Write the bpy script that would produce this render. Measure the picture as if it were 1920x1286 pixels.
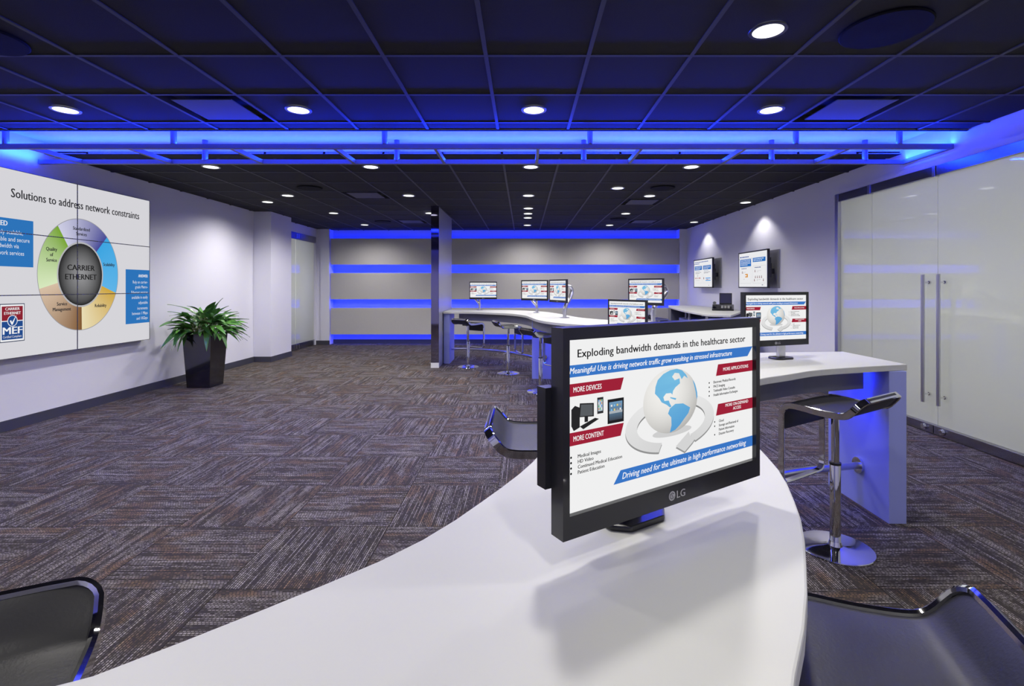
import bpy, math, random
from mathutils import Vector, Matrix, Euler
from mathutils.geometry import tessellate_polygon
random.seed(7)
PI = math.pi
S = bpy.context.scene
for o in list(bpy.data.objects): bpy.data.objects.remove(o)
COL = S.collection

# ------------------------------------------------------------------ camera
F, VX, VY, EYE = 949.0, 982.0, 538.0, 1.372
cam = bpy.data.objects.new('camera', bpy.data.cameras.new('camera')); COL.objects.link(cam)
cam.location = (0, 0, EYE); cam.rotation_euler = (PI/2, 0, 0)
cam.data.sensor_width = 36; cam.data.lens = 36*F/1920
cam.data.shift_x = -(VX-960)/1920; cam.data.shift_y = -(643-VY)/1920
cam.data.clip_start = 0.05
S.camera = cam

# ------------------------------------------------------------------ world, exposure
w = bpy.data.worlds.new('world'); S.world = w; w.use_nodes = True
w.node_tree.nodes['Background'].inputs[0].default_value = (0.5, 0.5, 0.62, 1)
w.node_tree.nodes['Background'].inputs[1].default_value = 0.05
S.view_settings.view_transform = 'Standard'; S.view_settings.look = 'None'
S.view_settings.gamma = 1; S.view_settings.use_curve_mapping = False
S.view_settings.exposure = 0.0
S.cycles.use_denoising = True
S.cycles.max_bounces = 7; S.cycles.diffuse_bounces = 4; S.cycles.glossy_bounces = 3
S.cycles.sample_clamp_indirect = 4.0
try: S.cycles.use_light_tree = True
except Exception: pass

BLUE = (0.004, 0.026, 1.0)
DOWN_W = 94.0
COVE_W = 190.0
GROOVE_W = 22.0
GLASS_W = 128.0        # lit room behind the frosted glass

def lamp_area(loc, rot, sx, sy, power, color, spread=PI):
    l = bpy.data.lights.new('area_lamp', 'AREA'); l.shape = 'RECTANGLE'
    l.size = sx; l.size_y = sy; l.energy = power; l.color = color; l.spread = spread
    o = bpy.data.objects.new('lamp_glow', l); COL.objects.link(o)
    o.location = loc; o.rotation_euler = rot
    return o
def lamp_spot(loc, power, color=(1, .96, .90), size=125, blend=.55, radius=.07):
    l = bpy.data.lights.new('spot_lamp', 'SPOT'); l.energy = power; l.color = color
    l.spot_size = math.radians(size); l.spot_blend = blend; l.shadow_soft_size = radius
    o = bpy.data.objects.new('lamp_beam', l); COL.objects.link(o); o.location = loc
    return o

CEIL = 2.744; XL, XR = -4.935, 3.885; YB = 12.30; YF = -1.6
# downlights (x, y, spot size, power factor)
DL = [(-3.54, 3.91), (-1.74, 3.91), (.078, 3.91), (1.91, 3.91), (1.303, 2.70),
      (-3.56, 5.76), (-1.74, 5.76), (.08, 5.76), (1.906, 5.76),
      (-4.12, 8.14), (-3.53, 7.57), (-1.72, 7.57), (.07, 7.57), (1.89, 7.60), (1.30, 7.0),
      (-3.52, 9.37), (-1.74, 9.37), (.08, 8.80), (.08, 9.43), (.08, 10.0), (.08, 11.2), (1.90, 9.43),
      (-3.5, 11.13), (1.9, 11.2), (3.59, 10.67), (3.59, 8.19),
      (-1.74, 2.1), (.08, 1.5), (-3.5, 1.9), (1.9, .9), (-1.7, .0), (.5, -.5), (3.2, .6), (-3.5, -.2)]
NVIS = 26
for i, (x, y) in enumerate(DL):
    p = DOWN_W
    if x == .08 and 8.5 < y < 10.5: p *= .5
    if x > 3.5: p *= .31
    if i >= NVIS: p *= .72
    if y < 4.5 and i < NVIS: p *= .85
    lamp_spot((x, y, CEIL-.03), p, size=112 if x > 3.5 else 158, blend=.35 if x > 3.5 else .8)

# LED strips on the suspended frame and behind the wall panels
lamp_area((-.5, 4.585, 2.672), (PI+math.radians(30), 0, 0), 8.75, .035, COVE_W, BLUE)
lamp_area((-.5, 5.14, 2.672), (PI+math.radians(35), 0, 0), 8.75, .035, COVE_W, BLUE)
for x_, a_ in ((3.80, -50), (-4.86, 50)): lamp_area((x_, 4.86, 2.66), (PI+0, math.radians(-a_), 0), .03, .5, 9, BLUE)  # short end lamps, added to deepen the blue on the side walls
# blue strips under the counters beside the leg panels
lamp_area((1.85, 3.12, .875), (0, 0, 0), .45, .02, 4.5, BLUE)
lamp_area((-.3, 9.1, .88), (0, 0, math.radians(-25)), 1.6, .02, 9, BLUE)
lamp_area((.55, 7.0, .88), (0, 0, math.radians(-25)), .6, .02, 7, BLUE)
for z, up in ((2.47, 1), (1.66, 1), (1.95, 0), (.82, 1), (1.12, 0), (.30, 0)):
    lamp_area((-.46, 12.20, z), (PI if up else 0, 0, 0), 8.3, .03, GROOVE_W, BLUE)
# the lit corridor behind the right hand glass, the lit room behind the far left door
lamp_area((5.2, 3.7, 1.75), (0, PI/2, 0), 1.8, 5.0, GLASS_W, (1, .98, .90))
lamp_area((-5.9, 11.0, 1.6), (0, -PI/2, 0), 2.0, 1.6, 40, (1, .98, .92))

# ------------------------------------------------------------------ materials
def principled(name, color, rough=.5, metal=0., spec=.5, coat=0., bump=None, noise=None):
    m = bpy.data.materials.new(name); m.use_nodes = True
    nt = m.node_tree; b = nt.nodes['Principled BSDF']
    b.inputs['Base Color'].default_value = (*color, 1)
    b.inputs['Roughness'].default_value = rough; b.inputs['Metallic'].default_value = metal
    b.inputs['Specular IOR Level'].default_value = spec
    b.inputs['Coat Weight'].default_value = coat; b.inputs['Coat Roughness'].default_value = .05
    if noise or bump:
        tc = nt.nodes.new('ShaderNodeTexCoord'); n = nt.nodes.new('ShaderNodeTexNoise')
        n.inputs['Scale'].default_value = (noise or bump)[0]; n.inputs['Detail'].default_value = 3
        nt.links.new(tc.outputs['Object'], n.inputs['Vector'])
        if noise:
            mx = nt.nodes.new('ShaderNodeMix'); mx.data_type = 'RGBA'
            mx.inputs[6].default_value = (*[c*(1-noise[1]) for c in color], 1)
            mx.inputs[7].default_value = (*[min(1, c*(1+noise[1])) for c in color], 1)
            nt.links.new(n.outputs['Fac'], mx.inputs[0]); nt.links.new(mx.outputs[2], b.inputs['Base Color'])
        if bump:
            bp = nt.nodes.new('ShaderNodeBump'); bp.inputs['Strength'].default_value = bump[1]
            bp.inputs['Distance'].default_value = .002
            nt.links.new(n.outputs['Fac'], bp.inputs['Height']); nt.links.new(bp.outputs[0], b.inputs['Normal'])
    return m
def emission(name, color, strength):
    m = bpy.data.materials.new(name); m.use_nodes = True; nt = m.node_tree
    nt.nodes.remove(nt.nodes['Principled BSDF'])
    e = nt.nodes.new('ShaderNodeEmission'); e.inputs[0].default_value = (*color, 1); e.inputs[1].default_value = strength
    nt.links.new(e.outputs[0], nt.nodes['Material Output'].inputs[0])
    return m
M = {}
M['wall'] = principled('painted_wall', (.79, .79, .90), .6, bump=(220, .05))
M['wallR'] = M['wall']
M['base'] = principled('baseboard_rubber', (.055, .056, .075), .45)
M['fabric'] = principled('grey_panel_fabric', (.50, .49, .49), .8, noise=(60, .06), bump=(400, .2))
M['groove'] = principled('groove_wall_glow_tint', (.38, .46, .85), .5)  # white back wall, with the blue strip glow put into its base colour
M['white'] = principled('white_laminate', (.80, .80, .81), .38)
M['top'] = principled('white_solid_surface', (.585, .59, .575), .45, coat=0, noise=(3, .02))
M['apron'] = principled('grey_laminate', (.20, .20, .23), .45)
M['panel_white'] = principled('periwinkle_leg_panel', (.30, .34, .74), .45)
M['chrome'] = principled('chrome', (.78, .78, .80), .06, 1)
M['steel'] = principled('brushed_steel', (.66, .66, .69), .28, 1)
M['darksteel'] = principled('dark_steel', (.40, .40, .45), .25, 1)
M['leather'] = principled('black_leather', (.022, .022, .026), .45, spec=.4, bump=(160, .25))
M['black'] = principled('black_plastic', (.012, .012, .016), .28, coat=.2)
M['gloss_black'] = principled('glossy_black_glaze', (.012, .011, .016), .12, coat=.5)
M['tile'] = principled('dark_ceiling_tile', (.032, .031, .036), .85, spec=.15, noise=(260, .35), bump=(300, .6))
M['grid'] = principled('ceiling_grid_metal', (.06, .06, .072), .6, spec=.25)
M['speaker'] = principled('dark_speaker_mesh', (.010, .010, .013), .8, spec=.1, bump=(500, .5))
M['diffuser'] = principled('grey_painted_diffuser', (.085, .085, .10), .6, spec=.2)
M['void'] = principled('dark_void', (.008, .008, .012), .9)
M['soffit'] = principled('white_gypsum_soffit', (.8, .8, .8), .7)
M['bar'] = principled('painted_frame_bar', (.20, .20, .23), .5)
M['mirror'] = principled('polished_dark_metal', (.30, .28, .42), .04, 1)
M['fin'] = principled('satin_metal_cladding', (.40, .40, .46), .35, .35)
M['lens'] = emission('downlight_lens', (1, 1, .97), 2.2)
M['soil'] = principled('potting_soil', (.06, .045, .035), .95, bump=(80, 1.))
M['plate'] = principled('grey_wall_plate', (.42, .42, .45), .35, .5)
def leaf_mat():
    m = principled('green_leaf', (.05, .16, .03), .3, coat=.25)
    nt = m.node_tree; b = nt.nodes['Principled BSDF']
    oi = nt.nodes.new('ShaderNodeObjectInfo'); cr = nt.nodes.new('ShaderNodeValToRGB')
    cr.color_ramp.elements[0].color = (.022, .10, .020, 1); cr.color_ramp.elements[1].color = (.13, .36, .06, 1)
    nt.links.new(oi.outputs['Random'], cr.inputs[0])
    tc = nt.nodes.new('ShaderNodeTexCoord'); n = nt.nodes.new('ShaderNodeTexNoise'); n.inputs['Scale'].default_value = 26
    nt.links.new(tc.outputs['Object'], n.inputs['Vector'])
    mx = nt.nodes.new('ShaderNodeMix'); mx.data_type = 'RGBA'; mx.inputs[7].default_value = (.25, .36, .16, 1)
    mr = nt.nodes.new('ShaderNodeMapRange'); mr.inputs[1].default_value = .56; mr.inputs[2].default_value = .72; mr.inputs[4].default_value = .55
    nt.links.new(n.outputs['Fac'], mr.inputs[0]); nt.links.new(mr.outputs[0], mx.inputs[0])
    nt.links.new(cr.outputs[0], mx.inputs[6]); nt.links.new(mx.outputs[2], b.inputs['Base Color'])
    return m
M['leaf'] = leaf_mat()
M['stem'] = principled('leaf_stem', (.22, .26, .09), .5)

def carpet_mat():
    m = bpy.data.materials.new('striped_carpet'); m.use_nodes = True; nt = m.node_tree; b = nt.nodes['Principled BSDF']
    b.inputs['Roughness'].default_value = .95; b.inputs['Specular IOR Level'].default_value = .1
    N = nt.nodes.new; L = nt.links.new
    tc = N('ShaderNodeTexCoord'); oi = N('ShaderNodeObjectInfo')
    sep = N('ShaderNodeSeparateXYZ'); L(tc.outputs['Object'], sep.inputs[0])
    def mth(op, a, bb=None, c=None):
        n = N('ShaderNodeMath'); n.operation = op
        for i, v in enumerate((a, bb, c)):
            if v is None: continue
            if hasattr(v, 'links') or hasattr(v, 'is_linked'): L(v, n.inputs[i])
            else: n.inputs[i].default_value = v
        return n.outputs[0]
    rnd = mth('MULTIPLY', oi.outputs['Random'], 57.3)
    u = mth('MULTIPLY', sep.outputs[0], 1/.0110)     # across the threads
    iu = mth('FLOOR', u); v = mth('MULTIPLY', sep.outputs[1], 1/.016)
    comb = N('ShaderNodeCombineXYZ'); L(iu, comb.inputs[0]); L(rnd, comb.inputs[1])
    wn = N('ShaderNodeTexWhiteNoise'); wn.noise_dimensions = '2D'; L(comb.outputs[0], wn.inputs['Vector'])
    off = mth('MULTIPLY', wn.outputs['Value'], 9.0)
    iv = mth('FLOOR', mth('ADD', v, off))
    c2 = N('ShaderNodeCombineXYZ'); L(iu, c2.inputs[0]); L(iv, c2.inputs[1]); L(rnd, c2.inputs[2])
    wn2 = N('ShaderNodeTexWhiteNoise'); wn2.noise_dimensions = '3D'; L(c2.outputs[0], wn2.inputs['Vector'])
    # slow blotches stretched along the thread decide how light a run is
    c3 = N('ShaderNodeCombineXYZ'); L(mth('MULTIPLY', sep.outputs[0], 42.), c3.inputs[0]); L(mth('MULTIPLY', sep.outputs[1], 4.5), c3.inputs[1]); L(rnd, c3.inputs[2])
    nz = N('ShaderNodeTexNoise'); nz.inputs['Scale'].default_value = 1; nz.inputs['Detail'].default_value = 2; L(c3.outputs[0], nz.inputs['Vector'])
    c4 = N('ShaderNodeCombineXYZ'); L(mth('MULTIPLY', sep.outputs[0], 9.), c4.inputs[0]); L(mth('MULTIPLY', sep.outputs[1], 4.), c4.inputs[1]); L(mth('ADD', rnd, 31.), c4.inputs[2])
    nz2 = N('ShaderNodeTexNoise'); nz2.inputs['Scale'].default_value = 1; nz2.inputs['Detail'].default_value = 1; L(c4.outputs[0], nz2.inputs['Vector'])
    # cell shape: thin dash inside each cell
    fu = mth('ABSOLUTE', mth('SUBTRACT', mth('FRACT', u), .5)); gap = mth('LESS_THAN', fu, .26)
    fv = mth('FRACT', mth('ADD', v, off)); dash = mth('GREATER_THAN', fv, .22)
    lightness = mth('ADD', mth('MULTIPLY', nz.outputs['Fac'], 1.5), mth('MULTIPLY', wn2.outputs['Value'], .45))
    lightness = mth('ADD', lightness, mth('MULTIPLY', wn.outputs['Value'], .5))
    cr = N('ShaderNodeMapRange'); cr.inputs[1].default_value = .98; cr.inputs[2].default_value = 1.75
    L(lightness, cr.inputs[0])
    k = mth('MULTIPLY', mth('MULTIPLY', cr.outputs[0], gap), dash)
    thread = N('ShaderNodeMix'); thread.data_type = 'RGBA'
    thread.inputs[6].default_value = (.37, .335, .32, 1); thread.inputs[7].default_value = (.26, .165, .10, 1)
    mr = N('ShaderNodeMapRange'); mr.inputs[1].default_value = .5; mr.inputs[2].default_value = .62; L(nz2.outputs['Fac'], mr.inputs[0])
    L(mr.outputs[0], thread.inputs[0])
    mx = N('ShaderNodeMix'); mx.data_type = 'RGBA'
    mx.inputs[6].default_value = (.041, .035, .034, 1)
    L(k, mx.inputs[0]); L(thread.outputs[2], mx.inputs[7]); L(mx.outputs[2], b.inputs['Base Color'])
    bp = N('ShaderNodeBump'); bp.inputs['Strength'].default_value = .25; bp.inputs['Distance'].default_value = .002
    L(k, bp.inputs['Height']); L(bp.outputs[0], b.inputs['Normal'])
    return m
M['carpet'] = carpet_mat()

def frost_mat():
    m = bpy.data.materials.new('frosted_glass'); m.use_nodes = True; nt = m.node_tree; N = nt.nodes.new; L = nt.links.new
    nt.nodes.remove(nt.nodes['Principled BSDF'])
    d = N('ShaderNodeBsdfDiffuse'); t = N('ShaderNodeBsdfTranslucent'); g = N('ShaderNodeBsdfGlossy')
    d.inputs[0].default_value = (.60, .62, .62, 1); t.inputs[0].default_value = (.86, .88, .84, 1)
    g.inputs['Color'].default_value = (1, 1, 1, 1); g.inputs['Roughness'].default_value = .03
    a = N('ShaderNodeMixShader'); a.inputs[0].default_value = .6; L(d.outputs[0], a.inputs[1]); L(t.outputs[0], a.inputs[2])
    f = N('ShaderNodeFresnel'); f.inputs[0].default_value = 1.75
    bm = N('ShaderNodeMixShader'); L(f.outputs[0], bm.inputs[0]); L(a.outputs[0], bm.inputs[1]); L(g.outputs[0], bm.inputs[2])
    L(bm.outputs[0], nt.nodes['Material Output'].inputs[0])
    return m
M['frost'] = frost_mat()

def print_mat(name, strength):
    m = bpy.data.materials.new(name); m.use_nodes = True; nt = m.node_tree
    nt.nodes.remove(nt.nodes['Principled BSDF'])
    e = nt.nodes.new('ShaderNodeEmission'); a = nt.nodes.new('ShaderNodeAttribute'); a.attribute_name = 'Col'
    nt.links.new(a.outputs['Color'], e.inputs[0]); e.inputs[1].default_value = strength
    nt.links.new(e.outputs[0], nt.nodes['Material Output'].inputs[0])
    return m
M['print'] = print_mat('screen_image', 1.0)
M['badge'] = principled('silver_badge', (.42, .42, .42), .4)

# ------------------------------------------------------------------ mesh tools
def sm(x): return x
def obj(name, mesh, mat=None, parent=None, loc=None, rot=None):
    if mat is not None and len(mesh.materials) == 0: mesh.materials.append(mat)
    o = bpy.data.objects.new(name, mesh); COL.objects.link(o)
    if parent: o.parent = parent
    if loc is not None: o.location = loc
    if rot is not None: o.rotation_euler = rot
    return o
def empty(name, loc=(0, 0, 0), rz=0, label=None, cat=None, group=None, kind=None):
    o = bpy.data.objects.new(name, None); COL.objects.link(o); o.location = loc; o.rotation_euler = (0, 0, rz)
    o.empty_display_size = .1
    return tag(o, label, cat, group, kind)
def tag(o, label=None, cat=None, group=None, kind=None):
    if label: o['label'] = label
    if cat: o['category'] = cat
    if group: o['group'] = group
    if kind: o['kind'] = kind
    return o
class MB:
    def __init__(s): s.v = []; s.f = []
    def add(s, v, f, mat=None):
        n = len(s.v); s.v += [tuple((mat @ Vector(p)) if mat else p) for p in v]; s.f += [tuple(i+n for i in q) for q in f]; return s
    def box(s, x0, x1, y0, y1, z0, z1, mat=None):
        v = [(x0, y0, z0), (x1, y0, z0), (x1, y1, z0), (x0, y1, z0), (x0, y0, z1), (x1, y0, z1), (x1, y1, z1), (x0, y1, z1)]
        return s.add(v, [(0, 3, 2, 1), (4, 5, 6, 7), (0, 1, 5, 4), (1, 2, 6, 5), (2, 3, 7, 6), (3, 0, 4, 7)], mat)
    def lathe(s, prof, seg=32, mat=None):      # prof: (r, z) from bottom to top, closed on the axis
        v = []; f = []; n = len(prof)
        for i in range(seg):
            a = 2*PI*i/seg
            for r, z in prof: v.append((r*math.cos(a), r*math.sin(a), z))
        for i in range(seg):
            j = (i+1) % seg
            for k in range(n-1): f.append((i*n+k, j*n+k, j*n+k+1, i*n+k+1))
        if prof[0][0] > 1e-6: f.append(tuple(i*n for i in range(seg))[::-1])
        if prof[-1][0] > 1e-6: f.append(tuple(i*n+n-1 for i in range(seg)))
        return s.add(v, f, mat)
    def cyl(s, a, b, r, r2=None, seg=20):
        a = Vector(a); b = Vector(b); d = b-a; q = d.to_track_quat('Z', 'Y').to_matrix().to_4x4()
        return s.lathe([(r, 0), (r if r2 is None else r2, d.length)], seg, Matrix.Translation(a) @ q)
    def tube(s, pts, r, seg=12, closed=False):
        pts = [Vector(p) for p in pts]; n = len(pts); v = []; f = []
        up = Vector((0, 0, 1)); prev = None
        for i, p in enumerate(pts):
            t = (pts[(i+1) % n]-pts[i-1]) if (closed or 0 < i < n-1) else (pts[min(i+1, n-1)]-pts[max(i-1, 0)])
            t.normalize()
            if prev is None: a = t.cross(up if abs(t.z) < .9 else Vector((1, 0, 0))).normalized()
            else: a = (prev-t*prev.dot(t)).normalized()
            prev = a; b = t.cross(a)
            rr = r[i] if isinstance(r, (list, tuple)) else r
            for k in range(seg): v.append(tuple(p+(a*math.cos(2*PI*k/seg)+b*math.sin(2*PI*k/seg))*rr))
        m = n if closed else n-1
        for i in range(m):
            j = (i+1) % n
            for k in range(seg): f.append((i*seg+k, i*seg+(k+1) % seg, j*seg+(k+1) % seg, j*seg+k))
        if not closed: f.append(tuple(range(seg))[::-1]); f.append(tuple((n-1)*seg+k for k in range(seg)))
        return s.add(v, f)
    def strip(s, A, B, z0, z1):               # prism between two plan polylines of equal length
        n = len(A); v = []
        for a, b in zip(A, B): v += [(a[0], a[1], z0), (b[0], b[1], z0), (a[0], a[1], z1), (b[0], b[1], z1)]
        f = []
        for i in range(n-1):
            p = 4*i; q = p+4
            f += [(p+2, q+2, q+3, p+3), (p, p+1, q+1, q), (p, q, q+2, p+2), (p+1, p+3, q+3, q+1)]
        f += [(0, 2, 3, 1), (4*n-4, 4*n-3, 4*n-1, 4*n-2)]
        return s.add(v, f)
    def prism(s, poly, z0, z1, mat=None):
        n = len(poly); v = [(x, y, z0) for x, y in poly]+[(x, y, z1) for x, y in poly]
        tri = tessellate_polygon([[Vector((x, y, 0)) for x, y in poly]])
        f = [tuple(t) for t in tri]+[tuple(i+n for i in t)[::-1] for t in tri]+[(i, (i+1) % n, (i+1) % n+n, i+n) for i in range(n)]
        return s.add(v, f, mat)
    def mesh(s, name, smooth=False, mat=None, fix=True):
        me = bpy.data.meshes.new(name); me.from_pydata(s.v, [], s.f)
        if fix:
            import bmesh
            bm = bmesh.new(); bm.from_mesh(me); bmesh.ops.recalc_face_normals(bm, faces=bm.faces); bm.to_mesh(me); bm.free()
        if smooth:
            for p in me.polygons: p.use_smooth = True
            try: me.set_sharp_from_angle(angle=math.radians(40))
            except Exception: pass
        if mat: me.materials.append(mat)
        return me
    def obj(s, name, mat, parent=None, smooth=False, loc=None, rot=None, bevel=0):
        o = obj(name, s.mesh(name, smooth), mat, parent, loc, rot)
        if bevel:
            b = o.modifiers.new('b', 'BEVEL'); b.width = bevel; b.segments = 2; b.limit_method = 'ANGLE'
        return o
def struct(name, mb, mat, label, parent=None, smooth=False, bevel=0):
    o = mb.obj(name, mat, parent, smooth, bevel=bevel)
    if not parent: tag(o, label, None, None, 'structure'); o['category'] = name.split('_')[0]
    return o
def spline(pts, n):
    P = [Vector(p) for p in pts]; P = [2*P[0]-P[1]]+P+[2*P[-1]-P[-2]]; out = []
    for i in range(1, len(P)-2):
        p0, p1, p2, p3 = P[i-1:i+3]
        for k in range(n):
            t = k/n; out.append(.5*((2*p1)+(-p0+p2)*t+(2*p0-5*p1+4*p2-p3)*t*t+(-p0+3*p1-3*p2+p3)*t**3))
    out.append(P[-2]); return out
def resample(P, n):
    P = [Vector(p) for p in P]; d = [0]
    for i in range(1, len(P)): d.append(d[-1]+(P[i]-P[i-1]).length)
    out = []; j = 0
    for k in range(n):
        t = d[-1]*k/(n-1)
        while j < len(P)-2 and d[j+1] < t: j += 1
        out.append(P[j].lerp(P[j+1], (t-d[j])/max(1e-9, d[j+1]-d[j])))
    return out

# flat coloured graphics for screens: x right, y up, in the plane; layers rise along +n
def lin(r, g, b):
    f = lambda c: (c/255/12.92) if c/255 <= .04045 else ((c/255+.055)/1.055)**2.4
    return (f(r), f(g), f(b))
_tc = {}
def text_raw(s):
    if s not in _tc:
        c = bpy.data.curves.new('t', 'FONT'); c.body = s; c.resolution_u = 2; c.size = 1
        o = bpy.data.objects.new('t', c); COL.objects.link(o)
        dg = bpy.context.evaluated_depsgraph_get(); me = bpy.data.meshes.new_from_object(o.evaluated_get(dg))
        v = [(p.co.x, p.co.y) for p in me.vertices]; f = [tuple(p.vertices) for p in me.polygons]
        bpy.data.objects.remove(o); bpy.data.curves.remove(c); bpy.data.meshes.remove(me)
        _tc[s] = (v, f)
    return _tc[s]
_H = [p[1] for p in text_raw('H')[0]]; CAP = max(_H)-min(_H)
class G:
    def __init__(s): s.v = []; s.f = []; s.c = []
    def poly(s, pts, col, layer=1):
        n = len(s.v); s.v += [(x, y, layer) for x, y in pts]
        cols = col if isinstance(col, list) else [col]*len(pts); s.c += cols
        for t in tessellate_polygon([[Vector((x, y, 0)) for x, y in pts]]): s.f.append(tuple(n+i for i in t))
        return s
    def rect(s, x0, y0, x1, y1, col, layer=1): return s.poly([(x0, y0), (x1, y0), (x1, y1), (x0, y1)], col, layer)
    def ring(s, cx, cy, rx0, ry0, rx1, ry1, a0, a1, col, layer=1, n=40, col2=None):
        b = len(s.v)
        for i in range(n+1):
            a = math.radians(a0+(a1-a0)*i/n)
            s.v += [(cx+rx0*math.cos(a), cy+ry0*math.sin(a), layer), (cx+rx1*math.cos(a), cy+ry1*math.sin(a), layer)]
            cc = col if col2 is None else tuple(col[k]+(col2[k]-col[k])*i/n for k in range(3)); s.c += [cc, cc]
        for i in range(n): s.f.append((b+2*i, b+2*i+1, b+2*i+3, b+2*i+2))
        return s
    def text(s, t, x, y, cap, col, width=None, align='l', shear=0, layer=2, squeeze=.86, bold=0):
        v, f = text_raw(t)
        if not v: return s
        x0 = min(p[0] for p in v); x1 = max(p[0] for p in v); sy = cap/CAP
        sx = sy*squeeze if width is None else width/(x1-x0)
        W = (x1-x0)*sx; ox = x-{'l': 0, 'c': W/2, 'r': W}[align]
        for dx in ((0,) if not bold else (0, bold)):
            n = len(s.v); s.v += [(ox+(p[0]-x0)*sx+shear*p[1]*sy+dx, y+p[1]*sy, layer+(.2 if dx else 0)) for p in v]
            s.c += [col]*len(v); s.f += [tuple(n+i for i in q) for q in f]
        return s
    def mesh(s, name, fn, mat=None):           # fn maps (x, y, layer) to 3-D
        me = bpy.data.meshes.new(name); me.from_pydata([fn(*p) for p in s.v], [], s.f)
        a = me.color_attributes.new('Col', 'FLOAT_COLOR', 'POINT')
        for i, c in enumerate(s.c): a.data[i].color = (*c[:3], 1)
        me.materials.append(mat or M['print']); return me

def P(px, py, Y): return Vector(((px-VX)*Y/F, Y, EYE-(py-VY)*Y/F))

# ================================================================== the room shell
fl = struct('floor', MB().box(-5.1, 4.05, YF, YB+.2, -.12, -.006), M['carpet'], 'dark floor of striped carpet tiles')
n = 0
tile_me = MB().box(-.2988, .2988, -.2988, .2988, -.006, 0).mesh('carpet_tile', mat=M['carpet'])
small = []
for i in range(-7, 10):
    for j in range(-4, 18):
        x0 = -.775+.6*i; y0 = 2.9+.6*j; x1 = x0+.6; y1 = y0+.6
        cx0, cx1, cy0, cy1 = max(x0, XL), min(x1, XR), y0, min(y1, YB)
        if cx1-cx0 < .02 or cy1-cy0 < .02 or n >= 300: continue
        rot = PI/2 if (i+j) % 2 == 1 else 0
        if (cx1-cx0) > .599 and (cy1-cy0) > .599:
            o = obj('carpet_tile', tile_me, None, fl, ((x0+x1)/2, (y0+y1)/2, 0), (0, 0, rot+(PI if random.random() < .5 else 0)))
        else:
            hx, hy = (cx1-cx0)/2-.001, (cy1-cy0)/2-.001
            if rot: hx, hy = hy, hx
            o = MB().box(-hx, hx, -hy, hy, -.006, 0).obj('carpet_tile', M['carpet'], fl, loc=((cx0+cx1)/2, (cy0+cy1)/2, 0), rot=(0, 0, rot))
        n += 1

# ceiling: slab, lay-in tiles, grid, soffit under the light frame
ce = struct('ceiling', MB().box(-5.1, 4.05, YF, 4.42, CEIL+.05, CEIL+.15).box(-5.1, 4.05, 5.23, YB+.2, CEIL+.05, CEIL+.15), M['void'], 'dark suspended ceiling of square tiles')
SO0, SO1 = 4.44, 5.21
GX = [-.225+.61*k for k in range(-8, 8)]; GY = [3.006+.61*k for k in range(-6, 17)]
DIFF = [(-4, 1), (4, 1), (-4, 7), (3, 8), (4, 12), (-4, 12)]     # column, row of the air diffusers
ct_me = {}
for a in range(-8, 8):
    for b in range(-6, 16):
        if (a, b) in DIFF: continue
        x0, x1 = max(XL, -.225+.61*a)+.012, min(XR, -.225+.61*(a+1))-.012
        y0, y1 = 3.006+.61*b+.012, min(YB, 3.006+.61*(b+1))-.012
        if y0 < 1.1: continue
        for (ya, yb) in (((y0, min(y1, SO0)), (max(y0, SO1), y1))):
            if yb-ya < .03 or x1-x0 < .03: continue
            k = (round(x1-x0, 3), round(yb-ya, 3))
            if k not in ct_me: ct_me[k] = MB().box(-k[0]/2, k[0]/2, -k[1]/2, k[1]/2, 0, .015).mesh('ceiling_tile', mat=M['tile'])
            obj('ceiling_tile', ct_me[k], None, ce, ((x0+x1)/2, (ya+yb)/2, CEIL+.006))
MB().box(-5., 4., YF, 1.17, CEIL, CEIL+.02).obj('ceiling_board', M['tile'], ce)
for x in GX:
    if XL < x < XR:
        MB().box(x-.012, x+.012, 1.17, SO0, CEIL-.001, CEIL+.02).obj('grid_rail', M['grid'], ce)
        MB().box(x-.012, x+.012, SO1, YB, CEIL-.001, CEIL+.02).obj('grid_rail', M['grid'], ce)
for y in GY:
    if 1.1 < y < YB and not SO0 < y < SO1:
        MB().box(XL, XR, y-.012, y+.012, CEIL-.0005, CEIL+.02).obj('grid_rail', M['grid'], ce)
MB().box(-5.1, 4.05, SO0, SO1, CEIL+.12, CEIL+.15).box(-5.1, 4.05, SO0-.02, SO0, CEIL+.0, CEIL+.15).box(-5.1, 4.05, SO1, SO1+.02, CEIL+.0, CEIL+.15).obj('soffit', M['soffit'], ce)
MB().box(XL, XR, SO0-.022, SO0+.002, CEIL-.006, CEIL-.0).obj('edge_trim', M['void'], ce)
MB().box(XL, XR, SO1-.002, SO1+.17, CEIL-.006, CEIL-.001).obj('edge_trim', M['void'], ce)

# left wall with the far door opening
DY0, DY1, DZ = 10.30, 12.03, 2.56
mb = MB(); mb.box(XL-.12, XL, YF, DY0, 0, CEIL+.05).box(XL-.12, XL, 4.3, 5.4, CEIL+.05, CEIL+.15); mb.box(XL-.12, XL, DY0, YB, DZ, CEIL+.05); mb.box(XL-.12, XL, DY1, YB+.1, 0, DZ)
struct('wall_left', mb, M['wall'], 'white left wall')
struct('pillar_left', MB().box(XL, -4.62, 9.25, 10.06, 0, CEIL+.01), M['wall'], 'shallow white pilaster on the left wall')
struct('pillar_corner_left', MB().box(XL, -4.83, 12.06, YB, 0, CEIL+.01).box(-4.83, -4.625, 12.03, YB, 0, CEIL+.01), M['wall'], 'white pilaster in the far left corner')
struct('pillar_corner_right', MB().box(3.71, XR, 12.05, YB, 0, CEIL+.01), M['wall'], 'white pilaster in the far right corner')
mb = MB(); b = mb.box
b(XL, XL+.012, YF, 9.25, 0, .1); b(XL, -4.608, 9.238, 9.25, 0, .1); b(-4.62, -4.608, 9.25, 10.06, 0, .1)
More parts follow.
